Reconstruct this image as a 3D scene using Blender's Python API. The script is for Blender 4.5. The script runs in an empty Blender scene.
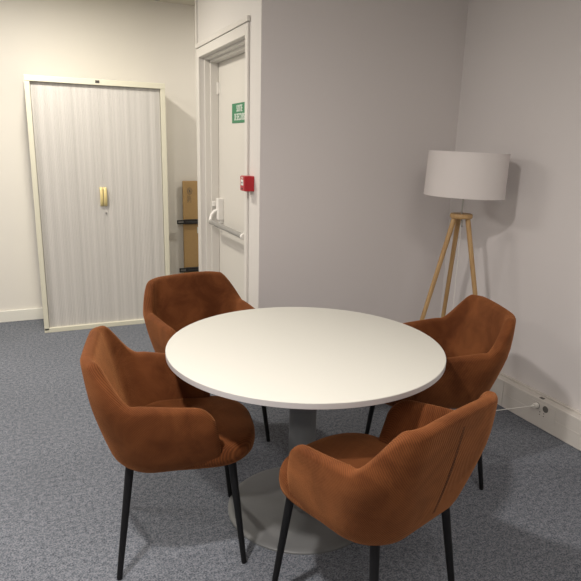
import bpy, bmesh, math, random
from mathutils import Vector, Matrix
random.seed(4)
C = bpy.context.scene.collection
S = bpy.context.scene
PI = math.pi
def R(d): return math.radians(d)

# ------------------------------------------------------------------ camera
FPX, PITCH, ROLL, CAMH, YAW = 578.59, 0.2459, 0.025, 1.5274, 0.4181
fw = Vector((0, math.cos(PITCH), -math.sin(PITCH))); rt = Vector((1, 0, 0)); up = rt.cross(fw)
a = math.cos(ROLL)*rt + math.sin(ROLL)*up; b = math.cos(ROLL)*up - math.sin(ROLL)*rt
Mz = Matrix.Rotation(-YAW, 3, 'Z'); a, b, fw = Mz @ a, Mz @ b, Mz @ fw
cam = bpy.data.cameras.new('camera'); cam.sensor_fit = 'HORIZONTAL'; cam.sensor_width = 36
cam.lens = FPX/581*36; cam.clip_start = 0.05
co = bpy.data.objects.new('camera', cam); C.objects.link(co)
m = Matrix((a, b, -fw)).transposed().to_4x4(); m.translation = (0, 0, CAMH); co.matrix_world = m
S.camera = co
# ------------------------------------------------------------------ world and exposure
w = bpy.data.worlds.new('world'); S.world = w; w.use_nodes = True
w.node_tree.nodes['Background'].inputs[0].default_value = (0.9, 0.95, 1, 1)
w.node_tree.nodes['Background'].inputs[1].default_value = 0.05
S.view_settings.view_transform = 'Standard'; S.view_settings.look = 'None'
S.view_settings.gamma = 1; S.view_settings.use_curve_mapping = False
S.view_settings.exposure = 0.0
# ------------------------------------------------------------------ ceiling downlights and added fill (x, y, watts)
CEIL = 2.672
WARM = (1.0, 0.93, 0.83)
NEUTRAL = (1.0, 0.93, 0.875)
LIGHTS = [(0.05, 4.15, 33), (-0.30, 1.10, 52), (-0.30, -1.3, 18), (2.05, 4.35, 16)]  # last entry is an added fill light that lifts the passage shade
FILL_PANELS = [(-1.9, 3.4, 52), (-2.2, 0.4, 26), (1.0, 0.2, 18)]      # added soft fill panels, unseen, to raise the ambient light

# ================================================================== materials
def nt(name):
    mt = bpy.data.materials.new(name); mt.use_nodes = True
    n = mt.node_tree.nodes; l = mt.node_tree.links
    return mt, n, l, n['Principled BSDF']
def simple(name, col, rough=0.5, metal=0.0, bump=0, scale=200, var=0.0, spec=0.5):
    mt, n, l, p = nt(name)
    p.inputs['Base Color'].default_value = (*col, 1); p.inputs['Roughness'].default_value = rough
    p.inputs['Metallic'].default_value = metal; p.inputs['Specular IOR Level'].default_value = spec
    tc = n.new('ShaderNodeTexCoord'); no = n.new('ShaderNodeTexNoise'); no.inputs['Scale'].default_value = scale
    no.inputs['Detail'].default_value = 4
    l.new(tc.outputs['Object'], no.inputs['Vector'])
    if var:
        mx = n.new('ShaderNodeMix'); mx.data_type = 'RGBA'
        mx.inputs[6].default_value = (*[c*(1-var) for c in col], 1); mx.inputs[7].default_value = (*[min(1, c*(1+var)) for c in col], 1)
        l.new(no.outputs['Fac'], mx.inputs[0]); l.new(mx.outputs[2], p.inputs['Base Color'])
    if bump:
        bp = n.new('ShaderNodeBump'); bp.inputs['Strength'].default_value = bump; bp.inputs['Distance'].default_value = 0.002
        l.new(no.outputs['Fac'], bp.inputs['Height']); l.new(bp.outputs[0], p.inputs['Normal'])
    return mt
M = {}
M['wall_cream'] = simple('wall_cream', (0.75, 0.725, 0.665), 0.7, bump=.15, scale=120)
M['wall_white'] = simple('wall_white', (0.66, 0.635, 0.60), 0.6, bump=.1, scale=120)
M['wall_grey'] = simple('wall_grey', (0.68, 0.645, 0.635), 0.6, bump=.15, scale=120)
M['wall_right'] = simple('wall_right', (0.71, 0.68, 0.67), 0.6, bump=.15, scale=120)
M['ceiling'] = simple('ceiling', (0.60, 0.57, 0.49), 0.9, bump=.3, scale=300)
M['skirting'] = simple('skirting', (0.78, 0.77, 0.70), 0.4)
M['trunking'] = simple('trunking', (0.66, 0.63, 0.59), 0.35)
M['trim'] = simple('trim', (0.68, 0.655, 0.61), 0.35)
M['door'] = simple('door', (0.65, 0.625, 0.57), 0.4, var=.02, scale=3)
M['cabinet'] = simple('cabinet', (0.69, 0.67, 0.54), 0.4)
M['table_top'] = simple('table_top', (0.63, 0.625, 0.57), 0.55, bump=.05, scale=400, spec=.3)
M['table_edge'] = simple('table_edge', (0.52, 0.50, 0.50), 0.4)
M['grey_metal'] = simple('grey_metal', (0.155, 0.16, 0.162), 0.45, metal=0.0, bump=.1, scale=500)
M['black_metal'] = simple('black_metal', (0.005, 0.005, 0.006), 0.5, spec=.3)
M['black_plastic'] = simple('black_plastic', (0.02, 0.02, 0.02), 0.35)
M['brass'] = simple('brass', (0.76, 0.63, 0.29), 0.3, metal=0.1)
M['steel'] = simple('steel', (0.42, 0.42, 0.40), 0.3, metal=0.7)
M['white_plastic'] = simple('white_plastic', (0.80, 0.78, 0.74), 0.3)
M['aluminium'] = simple('aluminium', (0.36, 0.355, 0.34), 0.35, metal=.4)
M['red'] = simple('red', (0.42, 0.008, 0.016), 0.35)
M['green'] = simple('green', (0.03, 0.20, 0.09), 0.45)
M['sign_white'] = simple('sign_white', (0.72, 0.76, 0.70), 0.5)
M['cardboard'] = simple('cardboard', (0.46, 0.30, 0.13), 0.85, bump=.1, scale=60, var=.08)
M['print'] = simple('print', (0.13, 0.125, 0.115), 0.8)
M['rail_slot'] = simple('rail_slot', (0.06, 0.06, 0.06), 0.5)
M['badge_dark'] = simple('badge_dark', (0.06, 0.055, 0.05), 0.8)  # dark tone of the cabinet badge

def carpet():
    mt, n, l, p = nt('carpet'); tc = n.new('ShaderNodeTexCoord')
    n1 = n.new('ShaderNodeTexNoise'); n1.inputs['Scale'].default_value = 150; n1.inputs['Detail'].default_value = 3; n1.inputs['Roughness'].default_value = .7
    n2 = n.new('ShaderNodeTexNoise'); n2.inputs['Scale'].default_value = 50; n2.inputs['Detail'].default_value = 2
    n3 = n.new('ShaderNodeTexNoise'); n3.inputs['Scale'].default_value = 1.6
    for q in (n1, n2, n3): l.new(tc.outputs['Object'], q.inputs['Vector'])
    ad = n.new('ShaderNodeMath'); ad.operation = 'MULTIPLY_ADD'; ad.inputs[1].default_value = .35
    l.new(n2.outputs['Fac'], ad.inputs[0]); l.new(n1.outputs['Fac'], ad.inputs[2])
    cr = n.new('ShaderNodeValToRGB'); e = cr.color_ramp.elements
    e[0].position = .54; e[0].color = (0.082, 0.096, 0.118, 1)
    e[1].position = .80; e[1].color = (0.285, 0.30, 0.335, 1)
    l.new(ad.outputs[0], cr.inputs[0])
    mx = n.new('ShaderNodeMix'); mx.data_type = 'RGBA'; mx.blend_type = 'MULTIPLY'; mx.inputs[0].default_value = .25
    l.new(cr.outputs[0], mx.inputs[6]); l.new(n3.outputs['Fac'], mx.inputs[7]); l.new(mx.outputs[2], p.inputs['Base Color'])
    p.inputs['Roughness'].default_value = .95; p.inputs['Specular IOR Level'].default_value = .1
    bp = n.new('ShaderNodeBump'); bp.inputs['Strength'].default_value = .7; bp.inputs['Distance'].default_value = .004
    l.new(n1.outputs['Fac'], bp.inputs['Height']); l.new(bp.outputs[0], p.inputs['Normal'])
    return mt
M['carpet'] = carpet()

def corduroy():
    mt, n, l, p = nt('corduroy'); uv = n.new('ShaderNodeUVMap'); uv.uv_map = 'UVMap'; tc = n.new('ShaderNodeTexCoord')
    mp = n.new('ShaderNodeMapping'); mp.inputs['Rotation'].default_value = (0, 0, R(38))
    l.new(uv.outputs[0], mp.inputs[0])
    wv = n.new('ShaderNodeTexWave'); wv.bands_direction = 'X'; wv.inputs['Scale'].default_value = 0.314/0.0057
    wv.inputs['Distortion'].default_value = .5; wv.inputs['Detail'].default_value = 1
    l.new(mp.outputs[0], wv.inputs['Vector'])
    no = n.new('ShaderNodeTexNoise'); no.inputs['Scale'].default_value = 7; no.inputs['Detail'].default_value = 5; no.inputs['Roughness'].default_value = .6
    no.inputs['Distortion'].default_value = .6
    l.new(tc.outputs['Object'], no.inputs['Vector'])
    cr = n.new('ShaderNodeValToRGB'); e = cr.color_ramp.elements
    e[0].position = .36; e[0].color = (0.110, 0.031, 0.008, 1)
    e[1].position = .66; e[1].color = (0.205, 0.066, 0.020, 1)
    l.new(no.outputs['Fac'], cr.inputs[0])
    mx = n.new('ShaderNodeMix'); mx.data_type = 'RGBA'; mx.blend_type = 'MULTIPLY'; mx.inputs[0].default_value = .42
    l.new(cr.outputs[0], mx.inputs[6]); l.new(wv.outputs['Color'], mx.inputs[7]); l.new(mx.outputs[2], p.inputs['Base Color'])
    p.inputs['Roughness'].default_value = .8; p.inputs['Specular IOR Level'].default_value = .15
    p.inputs['Sheen Weight'].default_value = .40; p.inputs['Sheen Roughness'].default_value = .45
    p.inputs['Sheen Tint'].default_value = (0.85, 0.36, 0.14, 1)
    bp = n.new('ShaderNodeBump'); bp.inputs['Strength'].default_value = .5; bp.inputs['Distance'].default_value = .0015
    l.new(wv.outputs['Fac'], bp.inputs['Height']); l.new(bp.outputs[0], p.inputs['Normal'])
    return mt
M['corduroy'] = corduroy()
M['seam'] = simple('seam', (0.03, 0.008, 0.003), .9)

def wood():
    mt, n, l, p = nt('oak'); tc = n.new('ShaderNodeTexCoord'); mp = n.new('ShaderNodeMapping')
    mp.inputs['Scale'].default_value = (18, 18, 1.4); l.new(tc.outputs['Object'], mp.inputs[0])
    no = n.new('ShaderNodeTexNoise'); no.inputs['Scale'].default_value = 3; no.inputs['Detail'].default_value = 6
    l.new(mp.outputs[0], no.inputs['Vector']); cr = n.new('ShaderNodeValToRGB'); e = cr.color_ramp.elements
    e[0].position = .3; e[0].color = (0.36, 0.21, 0.085, 1); e[1].position = .75; e[1].color = (0.50, 0.33, 0.15, 1)
    l.new(no.outputs['Fac'], cr.inputs[0]); l.new(cr.outputs[0], p.inputs['Base Color']); p.inputs['Roughness'].default_value = .5
    return mt
M['oak'] = wood()

def linen():
    mt, n, l, p = nt('lamp_linen'); tc = n.new('ShaderNodeTexCoord')
    no = n.new('ShaderNodeTexNoise'); no.inputs['Scale'].default_value = 300; l.new(tc.outputs['Object'], no.inputs['Vector'])
    p.inputs['Base Color'].default_value = (0.80, 0.765, 0.75, 1); p.inputs['Roughness'].default_value = .9
    bp = n.new('ShaderNodeBump'); bp.inputs['Strength'].default_value = .2; bp.inputs['Distance'].default_value = .001
    l.new(no.outputs['Fac'], bp.inputs['Height']); l.new(bp.outputs[0], p.inputs['Normal'])
    tr = n.new('ShaderNodeBsdfTranslucent'); tr.inputs[0].default_value = (0.8, 0.72, 0.66, 1)
    ms = n.new('ShaderNodeMixShader'); ms.inputs[0].default_value = .22
    l.new(p.outputs[0], ms.inputs[1]); l.new(tr.outputs[0], ms.inputs[2]); l.new(ms.outputs[0], n['Material Output'].inputs[0])
    return mt
M['linen'] = linen()

def tambour():
    # fine vertical slats of uneven tone, a few slats with a darker joint
    mt, n, l, p = nt('tambour'); tc = n.new('ShaderNodeTexCoord'); mp = n.new('ShaderNodeMapping')
    mp.inputs['Scale'].default_value = (1, 0, 0); l.new(tc.outputs['Object'], mp.inputs[0])
    no = n.new('ShaderNodeTexNoise'); no.inputs['Scale'].default_value = 28; no.inputs['Detail'].default_value = 3
    l.new(mp.outputs[0], no.inputs['Vector']); cr = n.new('ShaderNodeValToRGB'); e = cr.color_ramp.elements
    e[0].position = .34; e[0].color = (0.50, 0.485, 0.455, 1); e[1].position = .6; e[1].color = (0.61, 0.59, 0.555, 1)
    l.new(no.outputs['Fac'], cr.inputs[0]); l.new(cr.outputs[0], p.inputs['Base Color']); p.inputs['Roughness'].default_value = .45
    return mt
M['tambour'] = tambour()
def glow():
    mt, n, l, p = nt('lamp_glow'); p.inputs['Emission Color'].default_value = (*WARM, 1); p.inputs['Emission Strength'].default_value = 6
    return mt
M['glow'] = glow()
M['fill_glow'] = M['glow'].copy(); M['fill_glow'].node_tree.nodes['Principled BSDF'].inputs['Emission Strength'].default_value = 1.5  # weaker glow for the added fill panels

# ================================================================== mesh helpers
def link(name, bm, mat, parent=None, smooth=False, bevel=0, recalc=True):
    if recalc: bmesh.ops.recalc_face_normals(bm, faces=bm.faces)
    me = bpy.data.meshes.new(name); bm.to_mesh(me); bm.free()
    for x in (mat if isinstance(mat, (list, tuple)) else [mat]): me.materials.append(x)
    if smooth:
        for f in me.polygons: f.use_smooth = True
    o = bpy.data.objects.new(name, me); C.objects.link(o)
    if parent: o.parent = parent
    if bevel:
        bv = o.modifiers.new('bevel', 'BEVEL'); bv.width = bevel; bv.segments = 3; bv.limit_method = 'ANGLE'; bv.angle_limit = R(40)
        bv.harden_normals = False
    return o
def box(bm, x0, x1, y0, y1, z0, z1):
    v = [bm.verts.new(p) for p in ((x0,y0,z0),(x1,y0,z0),(x1,y1,z0),(x0,y1,z0),(x0,y0,z1),(x1,y0,z1),(x1,y1,z1),(x0,y1,z1))]
    for f in ((0,3,2,1),(4,5,6,7),(0,1,5,4),(1,2,6,5),(2,3,7,6),(3,0,4,7)): bm.faces.new([v[i] for i in f])
def bx(name, dims, mat, parent=None, bevel=0):
    bm = bmesh.new(); box(bm, *dims); return link(name, bm, mat, parent, bevel=bevel)
def tube(bm, p0, p1, r0, r1=None, seg=20):
    r1 = r0 if r1 is None else r1
    p0, p1 = Vector(p0), Vector(p1); d = (p1-p0).normalized()
    u = d.cross(Vector((0,0,1)) if abs(d.z) < .95 else Vector((1,0,0))).normalized(); v = d.cross(u)
    A = [bm.verts.new(p0 + (u*math.cos(t)+v*math.sin(t))*r0) for t in [2*PI*i/seg for i in range(seg)]]
    B = [bm.verts.new(p1 + (u*math.cos(t)+v*math.sin(t))*r1) for t in [2*PI*i/seg for i in range(seg)]]
    for i in range(seg): bm.faces.new((A[i], A[(i+1)%seg], B[(i+1)%seg], B[i]))
    bm.faces.new(A[::-1]); bm.faces.new(B)
def path_tube(bm, pts, r, seg=10):
    pts = [Vector(p) for p in pts]; rings = []
    for i, p in enumerate(pts):
        d = (pts[min(i+1, len(pts)-1)] - pts[max(i-1, 0)]).normalized()
        u = d.cross(Vector((0,0,1)) if abs(d.z) < .95 else Vector((1,0,0))).normalized(); v = d.cross(u)
        rings.append([bm.verts.new(p + (u*math.cos(t)+v*math.sin(t))*r) for t in [2*PI*k/seg for k in range(seg)]])
    for q in range(len(rings)-1):
        for k in range(seg): bm.faces.new((rings[q][k], rings[q][(k+1)%seg], rings[q+1][(k+1)%seg], rings[q+1][k]))
    bm.faces.new(rings[0][::-1]); bm.faces.new(rings[-1])
def lathe(bm, prof, cx=0, cy=0, seg=96):
    rings = []
    for r, z in prof:
        if r < 1e-6: rings.append([bm.verts.new((cx, cy, z))])
        else: rings.append([bm.verts.new((cx+r*math.cos(2*PI*i/seg), cy+r*math.sin(2*PI*i/seg), z)) for i in range(seg)])
    for A, B in zip(rings, rings[1:]):
        for i in range(seg):
            j = (i+1) % seg
            if len(A) == 1 and len(B) == 1: continue
            if len(A) == 1: bm.faces.new((A[0], B[i], B[j]))
            elif len(B) == 1: bm.faces.new((A[i], A[j], B[0]))
            else: bm.faces.new((A[i], A[j], B[j], B[i]))
def autosmooth(o, ang=35):
    me = o.data
    for f in me.polygons: f.use_smooth = True
    bm = bmesh.new(); bm.from_mesh(me)
    for e in bm.edges:
        if len(e.link_faces) == 2 and e.calc_face_angle(0) > R(ang): e.smooth = False
    bm.to_mesh(me); bm.free()
def thing(name, label, cat, loc=(0,0,0), rz=0, group=None):
    o = bpy.data.objects.new(name, None); C.objects.link(o); o.empty_display_size = .1
    o.location = loc; o.rotation_euler = (0, 0, rz); tag(o, label, cat, group); return o
def tag(o, label, cat, group=None):
    o['label'] = label; o['category'] = cat
    if group: o['group'] = group
    return o
def struct(o): o['kind'] = 'structure'; return o
def text_mesh(name, body, size, mat, parent, loc, rot, sx=1.0, ext=.0006, align='CENTER'):
    cu = bpy.data.curves.new(name, 'FONT'); cu.body = body; cu.size = size; cu.align_x = align; cu.align_y = 'CENTER'; cu.extrude = ext; cu.offset = size*.012
    t = bpy.data.objects.new(name, cu); C.objects.link(t)
    dg = bpy.context.evaluated_depsgraph_get(); me = bpy.data.meshes.new_from_object(t.evaluated_get(dg)); bpy.data.objects.remove(t)
    me.materials.clear(); me.materials.append(mat)
    o = bpy.data.objects.new(name, me); C.objects.link(o); o.parent = parent; o.location = loc; o.rotation_euler = rot; o.scale = (sx, 1, 1)
    return o

# ================================================================== the room
XD, YG, XR, YB = 1.208, 3.198, 2.596, 5.316       # door wall, grey wall, right wall, back wall
XL, YF = -3.4, -2.6
struct(bx('floor', (XL-.1, XR+.1, YF-.1, YB+.1, -.1, 0), M['carpet']))
struct(bx('ceiling', (XL-.1, XR+.1, YF-.1, YB+.1, CEIL, CEIL+.1), M['ceiling']))
struct(bx('wall_back', (XL-.1, XR+.1, YB, YB+.12, 0, CEIL), M['wall_cream']))
struct(bx('wall_left', (XL-.12, XL, YF-.1, YB, 0, CEIL), M['wall_white']))
struct(bx('wall_front', (XL, XR, YF-.12, YF, 0, CEIL), M['wall_white']))
struct(bx('wall_right', (XR, XR+.12, YF, YB, 0, CEIL), M['wall_right']))
struct(bx('wall_corner', (XD+.0015, XR, YG, YG+.10, 0, CEIL), M['wall_grey']))
# wall that carries the door, with its opening
WX1 = 1.42
OY0, OY1, OZ = 3.432, 4.478, 2.142
bm = bmesh.new()
box(bm, XD, WX1, YG+.002, OY0, 0, CEIL); box(bm, XD, WX1, OY1, 4.55, 0, CEIL); box(bm, XD, WX1, OY0, OY1, OZ, CEIL)
struct(link('wall_door', bm, M['wall_white']))
# end strip of the door wall, proud of the plaster, running up to the ceiling above the architrave
bm = bmesh.new(); box(bm, XD-.012, WX1, 4.55, 4.564, 0, CEIL); box(bm, XD-.012, XD, 4.536, 4.55, 2.245, CEIL)
struct(link('trim_1', bm, M['trim'], bevel=.002))
# architrave: two legs and a head, with a cap strip
bm = bmesh.new()
box(bm, XD-.014, XD, OY1-.001, 4.537, 0, 2.205); box(bm, XD-.014, XD, 3.384, OY0, 0, 2.205); box(bm, XD-.014, XD, OY0, OY1, OZ, 2.205)
struct(link('trim_2', bm, M['trim'], bevel=.003))
struct(bx('trim_3', (XD-.020, XD, 3.376, 4.545, 2.209, 2.240), M['trim'], bevel=.003))
# stepped door frame inside the opening
bm = bmesh.new()
def frame_step(x0, x1, d):
    box(bm, x0, x1, OY0, OY0+d, 0, OZ-d); box(bm, x0, x1, OY1-d, OY1, 0, OZ-d); box(bm, x0, x1, OY0, OY1, OZ-d, OZ)
frame_step(XD+.030, XD+.070, .015); frame_step(XD+.070, XD+.130, .032); frame_step(XD+.130, WX1, .010)
struct(link('trim_4', bm, M['trim'], bevel=.0015))
# door leaf
LX = XD+.132
d1 = struct(bx('door_1', (LX, LX+.045, OY0+.014, OY1-.014, .006, OZ-.016), M['door'], bevel=.002))
for z in (1.93, 1.05, .2):
    bm = bmesh.new(); tube(bm, (LX-.007, OY1-.034, z-.045), (LX-.007, OY1-.034, z+.045), .009)
    box(bm, LX-.004, LX+.001, OY1-.07, OY1-.036, z-.04, z+.04)
    link('hinge', bm, M['trim'], d1, bevel=.001)
# panic bar: case, bracket arm, bar, end cap
BY1, BY0, BXX, BZ = 4.355, 3.60, XD+.035, .936
bar = struct(bx('latch_case', (LX-.045, LX, 4.328, 4.388,   .950, 1.115), M['white_plastic'], d1, bevel=.004)); del bar['kind']
bm = bmesh.new(); box(bm, LX-.065, LX-.005, 4.402, 4.425, 1.05, 1.09); link('latch_keep', bm, M['white_plastic'], d1, bevel=.003)
bm = bmesh.new(); path_tube(bm, [(LX-.03, 4.37, 1.025), (LX-.06, 4.375, 1.015), (LX-.085, 4.375, .985), (BXX, BY1+.02, BZ+.004), (BXX, BY1, BZ)], .013)
link('bracket_arm', bm, M['white_plastic'], d1, smooth=True)
bm = bmesh.new(); tube(bm, (BXX, BY1, BZ), (BXX, BY0, BZ), .0185); o = link('push_bar', bm, M['aluminium'], d1); autosmooth(o); o['label'] = 'grey metal push bar'
bm = bmesh.new(); tube(bm, (BXX, BY0, BZ), (BXX, BY0-.025, BZ), .020); o = link('bar_cap', bm, M['white_plastic'], d1, bevel=.003); autosmooth(o)
bm = bmesh.new(); box(bm, BXX+.01, LX, BY0-.015, BY0+.015, BZ-.012, BZ+.03); link('end_bracket', bm, M['white_plastic'], d1, bevel=.003)
bm = bmesh.new(); box(bm, LX-.03, LX, 4.34, 4.385, .925, .960); link('lock_foot', bm, M['white_plastic'], d1, bevel=.003)
# skirting along the back wall, trunking along the right wall
struct(bx('baseboard_back', (XL, XR, YB-.018, YB, 0, .100), M['skirting'], bevel=.004))
struct(bx('baseboard_left', (XL, XL+.018, YF, YB-.02, 0, .100), M['skirting'], bevel=.004))
TX = XR-.060
bm = bmesh.new()
box(bm, TX, XR, 2.475, YG, 0, .168); box(bm, TX, XR, YF, 2.472, 0, .168)
br = struct(link('baseboard_right', bm, M['trunking'], bevel=.004))
bm = bmesh.new(); box(bm, TX-.002, TX, YF, YG, .085, .0885)
box(bm, TX-.002, TX, YF, YG, .006, .010)
link('cover_rib', bm, M['trunking'], br)
struct(bx('trim_5', (XR-.012, XR, YF, YG, .168, .182), M['trunking'], bevel=.003))
struct(bx('baseboard_corner', (XD+.01, TX, YG-.014, YG, 0, .100), M['skirting'], bevel=.004))

# ceiling lights and added fill (above and behind the view)
for i, (x, y, wt) in enumerate(LIGHTS):
    where = ['nearest the cabinet', 'above the left of the table', 'behind the viewer', 'added as unseen fill in the passage behind the door wall'][i]
    t = thing('ceiling_light', 'round white recessed ceiling downlight, ' + where, 'ceiling light', (x, y, CEIL), 0, 'ceiling downlights')
    bm = bmesh.new(); lathe(bm, [(.085, 0), (.11, 0), (.11, -.008), (.085, -.012), (.085, 0)], seg=40); link('bezel', bm, M['white_plastic'], t, smooth=True)
    bm = bmesh.new(); lathe(bm, [(0, -.003), (.084, -.003)], seg=40); link('diffuser', bm, M['glow'], t)
    L = bpy.data.lights.new('downlight', 'AREA'); L.shape = 'DISK'; L.size = .16; L.energy = wt; L.color = WARM if i in (0, 3) else NEUTRAL
    lo = bpy.data.objects.new('downlight', L); C.objects.link(lo); lo.parent = t; lo.location = (0, 0, -.014)
for i, (x, y, wt) in enumerate(FILL_PANELS):
    where = ['left of the cabinet', 'left of the viewer', 'just above the viewer'][i]
    t = thing('fill_panel', 'large white rectangular fill light panel, added unseen ' + where, 'ceiling light', (x, y, CEIL), 0, 'added fill light panels')
    bm = bmesh.new(); box(bm, -.31, .31, -.61, -.59, -.012, 0); box(bm, -.31, .31, .59, .61, -.012, 0); box(bm, -.31, -.29, -.59, .59, -.012, 0); box(bm, .29, .31, -.59, .59, -.012, 0); link('frame', bm, M['white_plastic'], t)
    bx('diffuser', (-.29, .29, -.59, .59, -.005, 0), M['fill_glow'], t)
    L = bpy.data.lights.new('fill_light', 'AREA'); L.shape = 'RECTANGLE'; L.size = .58; L.size_y = 1.18; L.energy = wt; L.color = NEUTRAL
    lo = bpy.data.objects.new('fill_light', L); C.objects.link(lo); lo.parent = t; lo.location = (0, 0, -.016)
# smoke detector stub where the ceiling meets the back wall
t = thing('ceiling_sensor', 'small grey ceiling sensor at the top edge above the cabinet', 'sensor', (1.04, YB-.16, CEIL))
bm = bmesh.new(); lathe(bm, [(0, 0), (.03, 0), (.03, -.012), (.02, -.03), (0, -.032)], seg=24); link('housing', bm, M['steel'], t, smooth=True)

# ================================================================== tambour cabinet
CX0, CX1, CY0, CY1, CH = -.004, 1.026, 4.879, YB-.022, 1.98
cab = thing('tambour_cabinet', 'tall cream metal office cabinet with ribbed sliding shutter doors against back wall', 'cabinet', ((CX0+CX1)/2, CY0, 0))
W2 = (CX1-CX0)/2; D = CY1-CY0
bm = bmesh.new()
box(bm, -W2, -W2+.037, 0, D, .02, CH-.042); box(bm, W2-.037, W2, 0, D, .02, CH-.042)
box(bm, -W2, W2, D-.01, D, .02, CH-.042)
link('carcass', bm, M['cabinet'], cab, bevel=.002)
bx('top_panel', (-W2, W2, -.003, D, CH-.042, CH), M['cabinet'], cab, bevel=.003)
bx('plinth', (-W2, W2, 0, D, 0, .038), M['cabinet'], cab, bevel=.003)
def tambour_door(x0, x1):
    bm = bmesh.new(); n = int(round((x1-x0)/.0125)); w_ = (x1-x0)/n; y = .022; yb = .034
    prev = None; fr = []
    for i in range(n):
        for q, dy in ((0, .0010), (.10, .0010), (.25, 0), (.5, -.0004), (.75, 0), (.90, .0010)):
            fr.append((x0+(i+q)*w_, y+dy))
    fr.append((x1, y+.0010))
    lo = [bm.verts.new((px, py, .036)) for px, py in fr]; hi = [bm.verts.new((px, py, CH-.044)) for px, py in fr]
    for i in range(len(fr)-1): bm.faces.new((lo[i], lo[i+1], hi[i+1], hi[i]))
    l0 = bm.verts.new((x0, yb, .036)); l1 = bm.verts.new((x1, yb, .036)); h0 = bm.verts.new((x0, yb, CH-.044)); h1 = bm.verts.new((x1, yb, CH-.044))
    bm.faces.new((l1, l0, h0, h1)); bm.faces.new((l0, lo[0], hi[0], h0)); bm.faces.new((lo[-1], l1, h1, hi[-1]))
    return link('shutter_door', bm, M['tambour'], cab)
dl = tambour_door(-W2+.040, -.0004); dr = tambour_door(.0004, W2-.040)
def pull(x, par):
    bm = bmesh.new(); pts = []
    for i in range(13):
        t = i/12; pts.append((x,   .020 - .026*math.sin(PI*t)**.5, 1.015+.150*t))
    w_ = .0122; rows = []
    for p in pts:
        rows.append([bm.verts.new((p[0]+dx, p[1]+dy, p[2])) for dx, dy in ((-w_, .006), (-w_, -.001), (-w_*.5, -.0045), (w_*.5, -.0045), (w_, -.001), (w_, .006))])
    for A, B in zip(rows, rows[1:]):
        for k in range(6): bm.faces.new((A[k], A[(k+1)%6], B[(k+1)%6], B[k]))
    bm.faces.new(rows[0]); bm.faces.new(rows[-1][::-1])
    o = link('handle', bm, M['brass'], par, smooth=True); o['label'] = 'pale brass pull handle'
pull(-.0145, dl); pull(.0145, dr)
bm = bmesh.new(); tube(bm, (.015, .022, .958), (.015, .014, .958), .008, .007); link('lock', bm, M['steel'], dr)
bx('badge', (-.017, .013, -.0045, -.003, CH-.028, CH-.008), M['badge_dark'], cab)

# ================================================================== flat cardboard pack with black rails
cb = thing('cardboard_sheet', 'tall flat brown cardboard pack leaning on back wall beside the door frame', 'cardboard', (1.36, YB-.045, 0))
bx('board', (-.117, .183, -.012, .012, 0, 1.19), M['cardboard'], cb, bevel=.003)
bm = bmesh.new()
for k in range(20):
    t0, t1 = 2*PI*k/20, 2*PI*(k+1)/20
    tube(bm, (-.055+.022*math.cos(t0), -.0128, 1.10+.030*math.sin(t0)), (-.055+.022*math.cos(t1), -.0128, 1.10+.030*math.sin(t1)), .002, seg=6)
for k in range(4):
    t0 = PI*k/4; tube(bm, (-.055+.018*math.cos(t0), -.0128, 1.10+.025*math.sin(t0)), (-.055-.018*math.cos(t0), -.0128, 1.10-.025*math.sin(t0)), .0016, seg=6)
for k, (x, z0, z1) in enumerate(((-.075, 1.06, .99), (-.068, 1.055, 1.0), (-.055, 1.06, 1.01), (-.045, 1.05, .985))):
    for q in range(5):
        za = z0+(z1-z0)*q/5; tube(bm, (x, -.0128, za), (x, -.0128, za-.008), .0018, seg=6)
link('printed_mark', bm, M['print'], cb)
bx('paper_label', (.01, .05, -.0135, -.0118, .71, .77), M['sign_white'], cb)
for z, nm, dx in ((.822, 'upper', 0), (.372, 'lower', 0.012)):
    t = thing('black_rail', 'black metal rail across the brown cardboard pack, the %s of the two' % nm, 'rail', (1.36+dx, YB-.072, z), 0, 'black rails on the cardboard pack')
    bm = bmesh.new(); box(bm, -.12, .18, -.014, .014, -.021, .021); link('rail_body', bm, M['black_plastic'], t, bevel=.004)
    bm = bmesh.new(); box(bm, -.175, -.12, -.010, .010, -.019, -.007); box(bm, -.175, -.12, -.010, .010, .007, .017); box(bm, -.180, -.170, -.010, .010, -.019, .017)
    link('end_clip', bm, M['black_plastic'], t, bevel=.002)
    bx('clip_plate', (-.172, -.118, -.004, .004, -.012, .010), M['steel'], t)
    bx('slot', (-.10, .16, -.0155, -.0135, -.004, .004), M['rail_slot'], t)

# ================================================================== exit sign and fire call point
sg = thing('exit_sign', 'small green emergency exit sign with white capitals on the white door', 'sign', (LX-.0025, 3.945, 1.735))
SY = .0
bx('sign_plate', (-.0015, .0015, -.165, .165, -.066, .066), M['green'], sg, bevel=.0005)
text_mesh('lettering', 'SORTIE', .063, M['sign_white'], sg, (-.0022, SY, .028), (R(90), 0, R(-90)), .60)
text_mesh('lettering', 'DE SECOURS', .063, M['sign_white'], sg, (-.0022, SY, -.028), (R(90), 0, R(-90)), .60)
fc = thing('fire_call_point', 'red square fire alarm call point on the wall right of the door', 'fire alarm', (XD, 3.330, 1.300))
bx('back_box', (-.058, 0, -.042, .040, -.046, .044), M['red'], fc, bevel=.004)
bx('front_plate', (-.062, -.058, -.039, .037, -.043, .041), M['red'], fc, bevel=.0015)
bx('press_window', (-.0635, -.062, -.020, .022, -.012, .022), M['sign_white'], fc)
bm = bmesh.new(); box(bm, -.0642, -.0635, -.010, .012, .002, .008); box(bm, -.0642, -.0635, -.002, .004, -.008, .002); link('press_mark', bm, M['print'], fc)
bx('key_slot', (-.0635, -.062, -.010, .012, -.036, -.026), M['black_plastic'], fc)
text_mesh('lettering', 'FEU', .016, M['sign_white'], fc, (-.0625, 0, .032), (R(90), 0, R(-90)))

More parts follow.
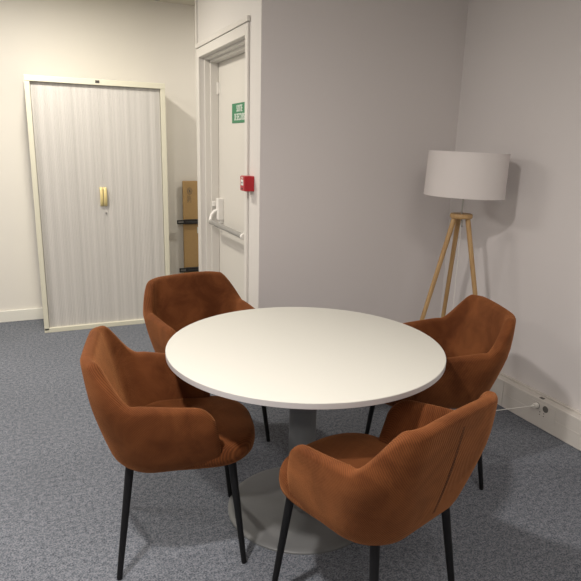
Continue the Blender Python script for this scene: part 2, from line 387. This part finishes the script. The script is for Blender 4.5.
# ================================================================== round table
TXC, TYC, TR, TH = .963, 2.007, .555, .747
tb = thing('round_table', 'white round meeting table on a grey pedestal, ringed by four armchairs', 'table', (TXC, TYC, 0))
bm = bmesh.new(); lathe(bm, [(0, TH-.0225), (TR-.001, TH-.0225), (TR, TH-.0215), (TR, TH-.0025)], seg=160)
lathe(bm, [(TR, TH-.0025), (TR-.0015, TH-.0005), (TR-.003, TH), (0, TH)], seg=160)
bmesh.ops.remove_doubles(bm, verts=bm.verts, dist=1e-5)
for f in bm.faces:
    if abs(f.normal.z) < .5 or f.calc_center_median().z < TH-.02: f.material_index = 1
o = link('tabletop', bm, [M['table_top'], M['table_edge']], tb); autosmooth(o, 30)
bm = bmesh.new(); lathe(bm, [(0, TH-.030), (.057, TH-.030), (.057, .025), (0, .025)], seg=64); o = link('pedestal', bm, M['grey_metal'], tb); autosmooth(o)
bm = bmesh.new(); lathe(bm, [(0, TH-.0225), (.16, TH-.0225), (.16, TH-.030), (0, TH-.030)], seg=48); o = link('mounting_plate', bm, M['grey_metal'], tb); autosmooth(o)
bm = bmesh.new(); lathe(bm, [(0, .026), (.062, .026), (.068, .020), (.29, .012), (.308, .010), (.313, .006), (.313, 0), (0, 0)], seg=128); o = link('base_disc', bm, M['grey_metal'], tb); autosmooth(o)

# ================================================================== armchairs
ZB, ZT, ZARM = .432, .836, .686
def plan(s, k):
    """outer outline: s = arc fraction -1..1 round the back, k = 0 bottom .. 1 rim"""
    wd = .246 + (.288-.246)*min(1, k/.6) - .030*max(0, (k-.6)/.4)**1.5; xb = -.232 - (.325-.232)*k; r = .150 - .025*k; xf = .155 - .065*k
    sg = 1 if s >= 0 else -1; t = abs(s)
    A1, A2 = .18, .49                        # straight back | corner | arm
    if t < A1: x, y = xb + .012*(1-(t/A1)**2)*0, (wd-r)*t/A1
    elif t < A2:
        th = (t-A1)/(A2-A1)*PI/2; x, y = xb + r - r*math.cos(th), wd - r + r*math.sin(th)
    else:
        q = (t-A2)/(1-A2); x = xb + r + (xf-xb-r)*q; y = wd - .020*q*q
    return Vector((x, y*sg))
def zrim(s):
    t = abs(s)
    e = min(1, max(0, (t-.315)/(.500-.315))); e = e*e*(3-2*e)
    z = ZT + (ZARM-ZT)*e - .032*min(1, max(0, (t-.55)/.45))
    z -= .010*min(t, .30)**2/.09*(1-e)
    u = max(0, (t-.88)/.12)
    return z - .075*(1-math.sqrt(max(0, 1-u*u)))
def shell_mesh():
    bm = bmesh.new(); uvl = bm.loops.layers.uv.new('UVMap')
    NS = 128; rows = []; info = []
    ss = []
    for i in range(NS+1):
        t = -1 + 2*i/NS; ss.append(math.copysign(1-(1-abs(t))**1.15, t) if abs(t) < 1 else t)
    acc = 0; last = None
    for s in ss:
        top = zrim(s)
        mid = plan(s, .5)
        if last is not None: acc += (mid-last).length
        last = mid
        def P(z, off):
            k = max(0, (z-ZB)/(ZT-ZB)); kk = k**.92
            p = plan(s, kk); e = 1e-3
            q0, q1 = plan(max(-1, s-e), kk), plan(min(1, s+e), kk); d = (q1-q0).normalized()
            nrm = Vector((d.y, -d.x))       # points out of the shell
            if nrm.dot(p - Vector((0.05, 0))) < 0: nrm = -nrm
            p = p - nrm*off; return Vector((p.x, p.y, z))
        edge = min(1, (1-abs(s))/.045); ends = math.sqrt(max(0.0, 1-(1-edge)**2))
        th = .046; hf = th/2*max(ends, .02); rim = .024*max(ends, .25)
        mido = th/2
        loop = []
        # bottom, outer face, rim, inner face
        rb = .060
        for a_ in (80, 60, 40, 20, 0):
            loop.append(P(ZB+rb-.028 - rb*math.sin(R(a_))*1.0, mido-hf + rb*(1-math.cos(R(a_)))))
        for k in range(1, 9): 
            z = (ZB+rb-.028) + (top-rim-(ZB+rb-.028))*k/9; loop.append(P(z, mido-hf - .006*math.sin(PI*k/9)))
        for a_ in range(0, 181, 22):
            loop.append(P(top-rim+rim*math.sin(R(a_)), mido-hf*math.cos(R(a_))))
        for k in range(1, 8):
            z = (top-rim) + (.43-(top-rim))*k/7; loop.append(P(z, mido+hf + .012*k/7*ends))
        loop.append(P(ZB-.02, mido+hf+.03*ends))
        rows.append([bm.verts.new(p) for p in loop]); 
        L = [0]
        for p0, p1 in zip(loop, loop[1:]): L.append(L[-1]+(p1-p0).length)
        info.append((acc, L))
    n = len(rows[0])
    for i in range(len(rows)-1):
        for k in range(n):
            k2 = (k+1) % n
            f = bm.faces.new((rows[i][k], rows[i+1][k], rows[i+1][k2], rows[i][k2]))
            us = [(info[i][0], info[i][1][k]), (info[i+1][0], info[i+1][1][k]), (info[i+1][0], info[i+1][1][k2]), (info[i][0], info[i][1][k2])]
            for lp, u in zip(f.loops, us): lp[uvl].uv = u
    bm.faces.new(rows[0]); bm.faces.new(rows[-1][::-1])
    return bm
def seat_mesh():
    bm = bmesh.new(); uvl = bm.loops.layers.uv.new('UVMap'); N = 96
    def outline(t):
        c, s_ = math.cos(t), math.sin(t)
        if c >= 0: x = .10 + .190*abs(c)**(2/2.5); y = .236*math.copysign(abs(s_)**(2/2.5), s_)
        else: x = .10 - .27*abs(c)**(2/3.5); y = .236*math.copysign(abs(s_)**(2/3.5), s_)
        return Vector((x, y))
    prof = [(0, .405), (.6, .406), (.86, .408), (.94, .415), (.985, .428), (1.0, .448), (.995, .468), (.975, .482), (.93, .491), (.8, .497), (.5, .501), (0, .503)]
    rings = []
    for sc, z in prof:
        if sc == 0: rings.append([bm.verts.new((.06, 0, z))]); continue
        rg = []
        for i in range(N):
            p = outline(2*PI*i/N); q = Vector((.06, 0)) + (p-Vector((.06, 0)))*sc
            rg.append(bm.verts.new((q.x, q.y, z)))
        rings.append(rg)
    for A, B in zip(rings, rings[1:]):
        for i in range(N):
            j = (i+1) % N
            if len(A) == 1: bm.faces.new((A[0], B[j], B[i]))
            elif len(B) == 1: bm.faces.new((A[i], A[j], B[0]))
            else: bm.faces.new((A[i], A[j], B[j], B[i]))
    for f in bm.faces:
        for lp in f.loops: lp[uvl].uv = (lp.vert.co.y, lp.vert.co.x)
    return bm
def make_chair():
    t = thing('armchair', '', 'chair', group='rust corduroy armchairs round the table')
    link('back_shell', shell_mesh(), M['corduroy'], t, smooth=True)
    link('seat', seat_mesh(), M['corduroy'], t, smooth=True)
    # back seam: two stitched lines running down the middle of the back
    bm = bmesh.new()
    for dy in (-.0035, .0035):
        pts = []
        for i in range(14):
            z = ZB+.05 + (ZT-.045-ZB-.05)*i/13; k = ((z-ZB)/(ZT-ZB))**.92; p = plan(0, k)
            pts.append((p.x-.0055*math.sin(PI*i/13)-.0003, dy, z))
        path_tube(bm, pts, .0014, 6)
    o = link('back_seam', bm, M['seam'], t); o['label'] = 'dark stitched seam down the outside of the back'
    bm = bmesh.new(); lathe(bm, [(0, .400), (.17, .400), (.17, .410), (0, .410)], .02, 0, 40); link('underframe', bm, M['black_metal'], t)
    for sx, sy in ((1, 1), (1, -1), (-1, 1), (-1, -1)):
        bm = bmesh.new(); top = Vector((.005+sx*.176, sy*.172, .445)); ft = Vector((sx*.225, sy*.215, 0))
        tube(bm, top, ft+Vector((0, 0, .008)), .0155, .0100, 24); tube(bm, ft+Vector((0, 0, .008)), ft, .0105, .009, 24)
        o = link('leg', bm, M['black_metal'], t); autosmooth(o, 50)
    return t
chairs = [
    ((.440, 2.018), -11, 'rust corduroy armchair left of the table, turned toward the right'),
    ((.936, 1.430), 108, 'nearest rust corduroy armchair, seen from behind at the lower right'),
    ((.785, 2.762), -78, 'farthest rust corduroy armchair, between table and door, facing the viewer'),
    ((1.648, 2.085), 163, 'rust corduroy armchair right of the table, standing in front of floor lamp'),
]
c0 = make_chair()
for i, ((x, y), rz, lab) in enumerate(chairs):
    if i == 0: r = c0
    else:
        r = c0.copy(); C.objects.link(r)
        for ch in list(c0.children):
            c = ch.copy(); C.objects.link(c); c.parent = r
    r.location = (x, y, 0); r.rotation_euler = (0, 0, R(rz)); r['label'] = lab

# ================================================================== tripod floor lamp
LPX, LPY = 2.269, 2.687
lp = thing('floor_lamp', 'wooden tripod floor lamp with a white drum shade in the room corner', 'lamp', (LPX, LPY, 0))
bm = bmesh.new(); ZS0, ZS1, RS = 1.268, 1.513, .226
lathe(bm, [(RS, ZS0), (RS-.004, ZS1), (RS-.006, ZS1), (RS-.002, ZS0), (RS, ZS0)], seg=96); bmesh.ops.remove_doubles(bm, verts=bm.verts, dist=1e-5)
sh = link('lamp_shade', bm, M['linen'], lp); autosmooth(sh)
bm = bmesh.new(); lathe(bm, [(RS+.001, ZS0-.001), (RS+.001, ZS0+.006), (RS-.003, ZS0+.006), (RS-.003, ZS0-.001), (RS+.001, ZS0-.001)], seg=96)
autosmooth(link('shade_rim', bm, M['linen'], sh)); bm = bmesh.new()
lathe(bm, [(RS-.003, ZS1-.006), (RS-.003, ZS1+.001), (RS-.007, ZS1+.001), (RS-.007, ZS1-.006), (RS-.003, ZS1-.006)], seg=96)
autosmooth(link('shade_rim', bm, M['linen'], sh))
bm = bmesh.new(); tube(bm, (0, 0, 1.165), (0, 0, 1.33), .005)
for k in range(3):
    t = 2*PI*k/3; tube(bm, (.018*math.cos(t), .018*math.sin(t), 1.30), ((RS-.005)*math.cos(t), (RS-.005)*math.sin(t), 1.30), .002, seg=8)
link('stem', bm, M['steel'], lp)
bm = bmesh.new(); tube(bm, (0, 0, 1.315), (0, 0, 1.37), .018); link('bulb_holder', bm, M['white_plastic'], lp, smooth=False)
bm = bmesh.new(); lathe(bm, [(0, 1.37), (.014, 1.372), (.02, 1.39), (.030, 1.42), (.028, 1.445), (.015, 1.462), (0, 1.466)], seg=24); link('bulb', bm, M['white_plastic'], lp, smooth=True)
bm = bmesh.new(); lathe(bm, [(0, 1.140), (.060, 1.140), (.064, 1.146), (.064, 1.160), (.060, 1.166), (0, 1.166)], seg=48); o = link('tripod_plate', bm, M['oak'], lp); autosmooth(o)
rv = Vector((a.x, a.y)).normalized(); dv = Vector((fw.x, fw.y)).normalized()
for rr, dd in ((-.310, -.06), (.205, -.20), (-.012, .245)):
    h = rv*rr + dv*dd; hn = h.normalized()
    bm = bmesh.new(); tube(bm, (hn.x*.042, hn.y*.042, 1.142), (h.x, h.y, .012), .0145, .0115, 20); tube(bm, (h.x, h.y, .012), (h.x, h.y, 0), .0115, .010, 20)
    o = link('leg', bm, M['oak'], lp); autosmooth(o, 50)
pv = Matrix.Translation((0, 0, 1.165)) @ Matrix.Rotation(R(1.3), 4, Vector((dv.x, dv.y, 0))) @ Matrix.Translation((0, 0, -1.165))
for ch in lp.children:
    if ch.name.split('.')[0] in ('lamp_shade', 'stem', 'bulb_holder', 'bulb'): ch.matrix_local = pv
bm = bmesh.new(); path_tube(bm, [(.004, .0, 1.14), (.006, -.004, 1.12), (.002, -.008, 1.105), (.004, -.010, 1.09)], .0035); link('cord_switch', bm, M['steel'], lp, smooth=True)

# ================================================================== socket on the trunking, lamp cable
so = thing('wall_socket', 'white double power socket in the trunking on the right wall', 'socket', (TX, 2.165, .105))
bx('faceplate', (-.003, 0, -.09, .09, -.045, .045), M['trunking'], so, bevel=.001)
for dy in (-.020, .040):
    if dy < 0:
        bm = bmesh.new(); tube(bm, (-.0045, dy, .022), (-.0028, dy, .022), .019); o = link('outlet', bm, M['print'], so)
    else:
        bm = bmesh.new(); tube(bm, (-.0045, dy, .022), (-.0028, dy, .022), .019); link('outlet', bm, M['print'], so)
for q in range(2):
    for r_ in range(2): bx('indicator_dot', (-.0042, -.003, -.016+q*.028, -.010+q*.028, -.026+r_*.016, -.021+r_*.016), M['print'], so)
pw = thing('power_cable', 'thin white lamp cable plugged into the trunking socket, reaching toward the tripod lamp', 'cable', (TX, 2.205, .127))
bm = bmesh.new(); tube(bm, (-.005, 0, 0), (-.030, 0, 0), .017, .013); tube(bm, (-.030, 0, 0), (-.042, .006, -.002), .007, .004); autosmooth(link('plug', bm, M['white_plastic'], pw))
def bez(ps, n=14):
    out = []
    for i in range(len(ps)-1):
        p0 = Vector(ps[max(i-1, 0)]); p1 = Vector(ps[i]); p2 = Vector(ps[i+1]); p3 = Vector(ps[min(i+2, len(ps)-1)])
        for k in range(n):
            t = k/n; out.append(.5*((2*p1)+(-p0+p2)*t+(2*p0-5*p1+4*p2-p3)*t*t+(-p0+3*p1-3*p2+p3)*t**3))
    out.append(Vector(ps[-1])); return out
bm = bmesh.new(); W = Vector((TX, 2.205, .127))
pts = [(TX-.04, 2.212, .125), (TX-.14, 2.250, .110), (TX-.26, 2.30, .090), (TX-.36, 2.36, .060), (TX-.40, 2.46, .012), (TX-.33, 2.56, .006), (LPX+.03, LPY+.03, .02), (LPX+.01, LPY+.01, .30), (LPX+.005, LPY, .8), (LPX+.004, LPY, 1.132)]
path_tube(bm, [p-W for p in bez(pts)], .0023, 8); link('cord', bm, M['white_plastic'], pw, smooth=True)
bx('trunking_clip', (TX+.012, TX+.030, 2.185, 2.210, .168, .1715), M['print'], br)
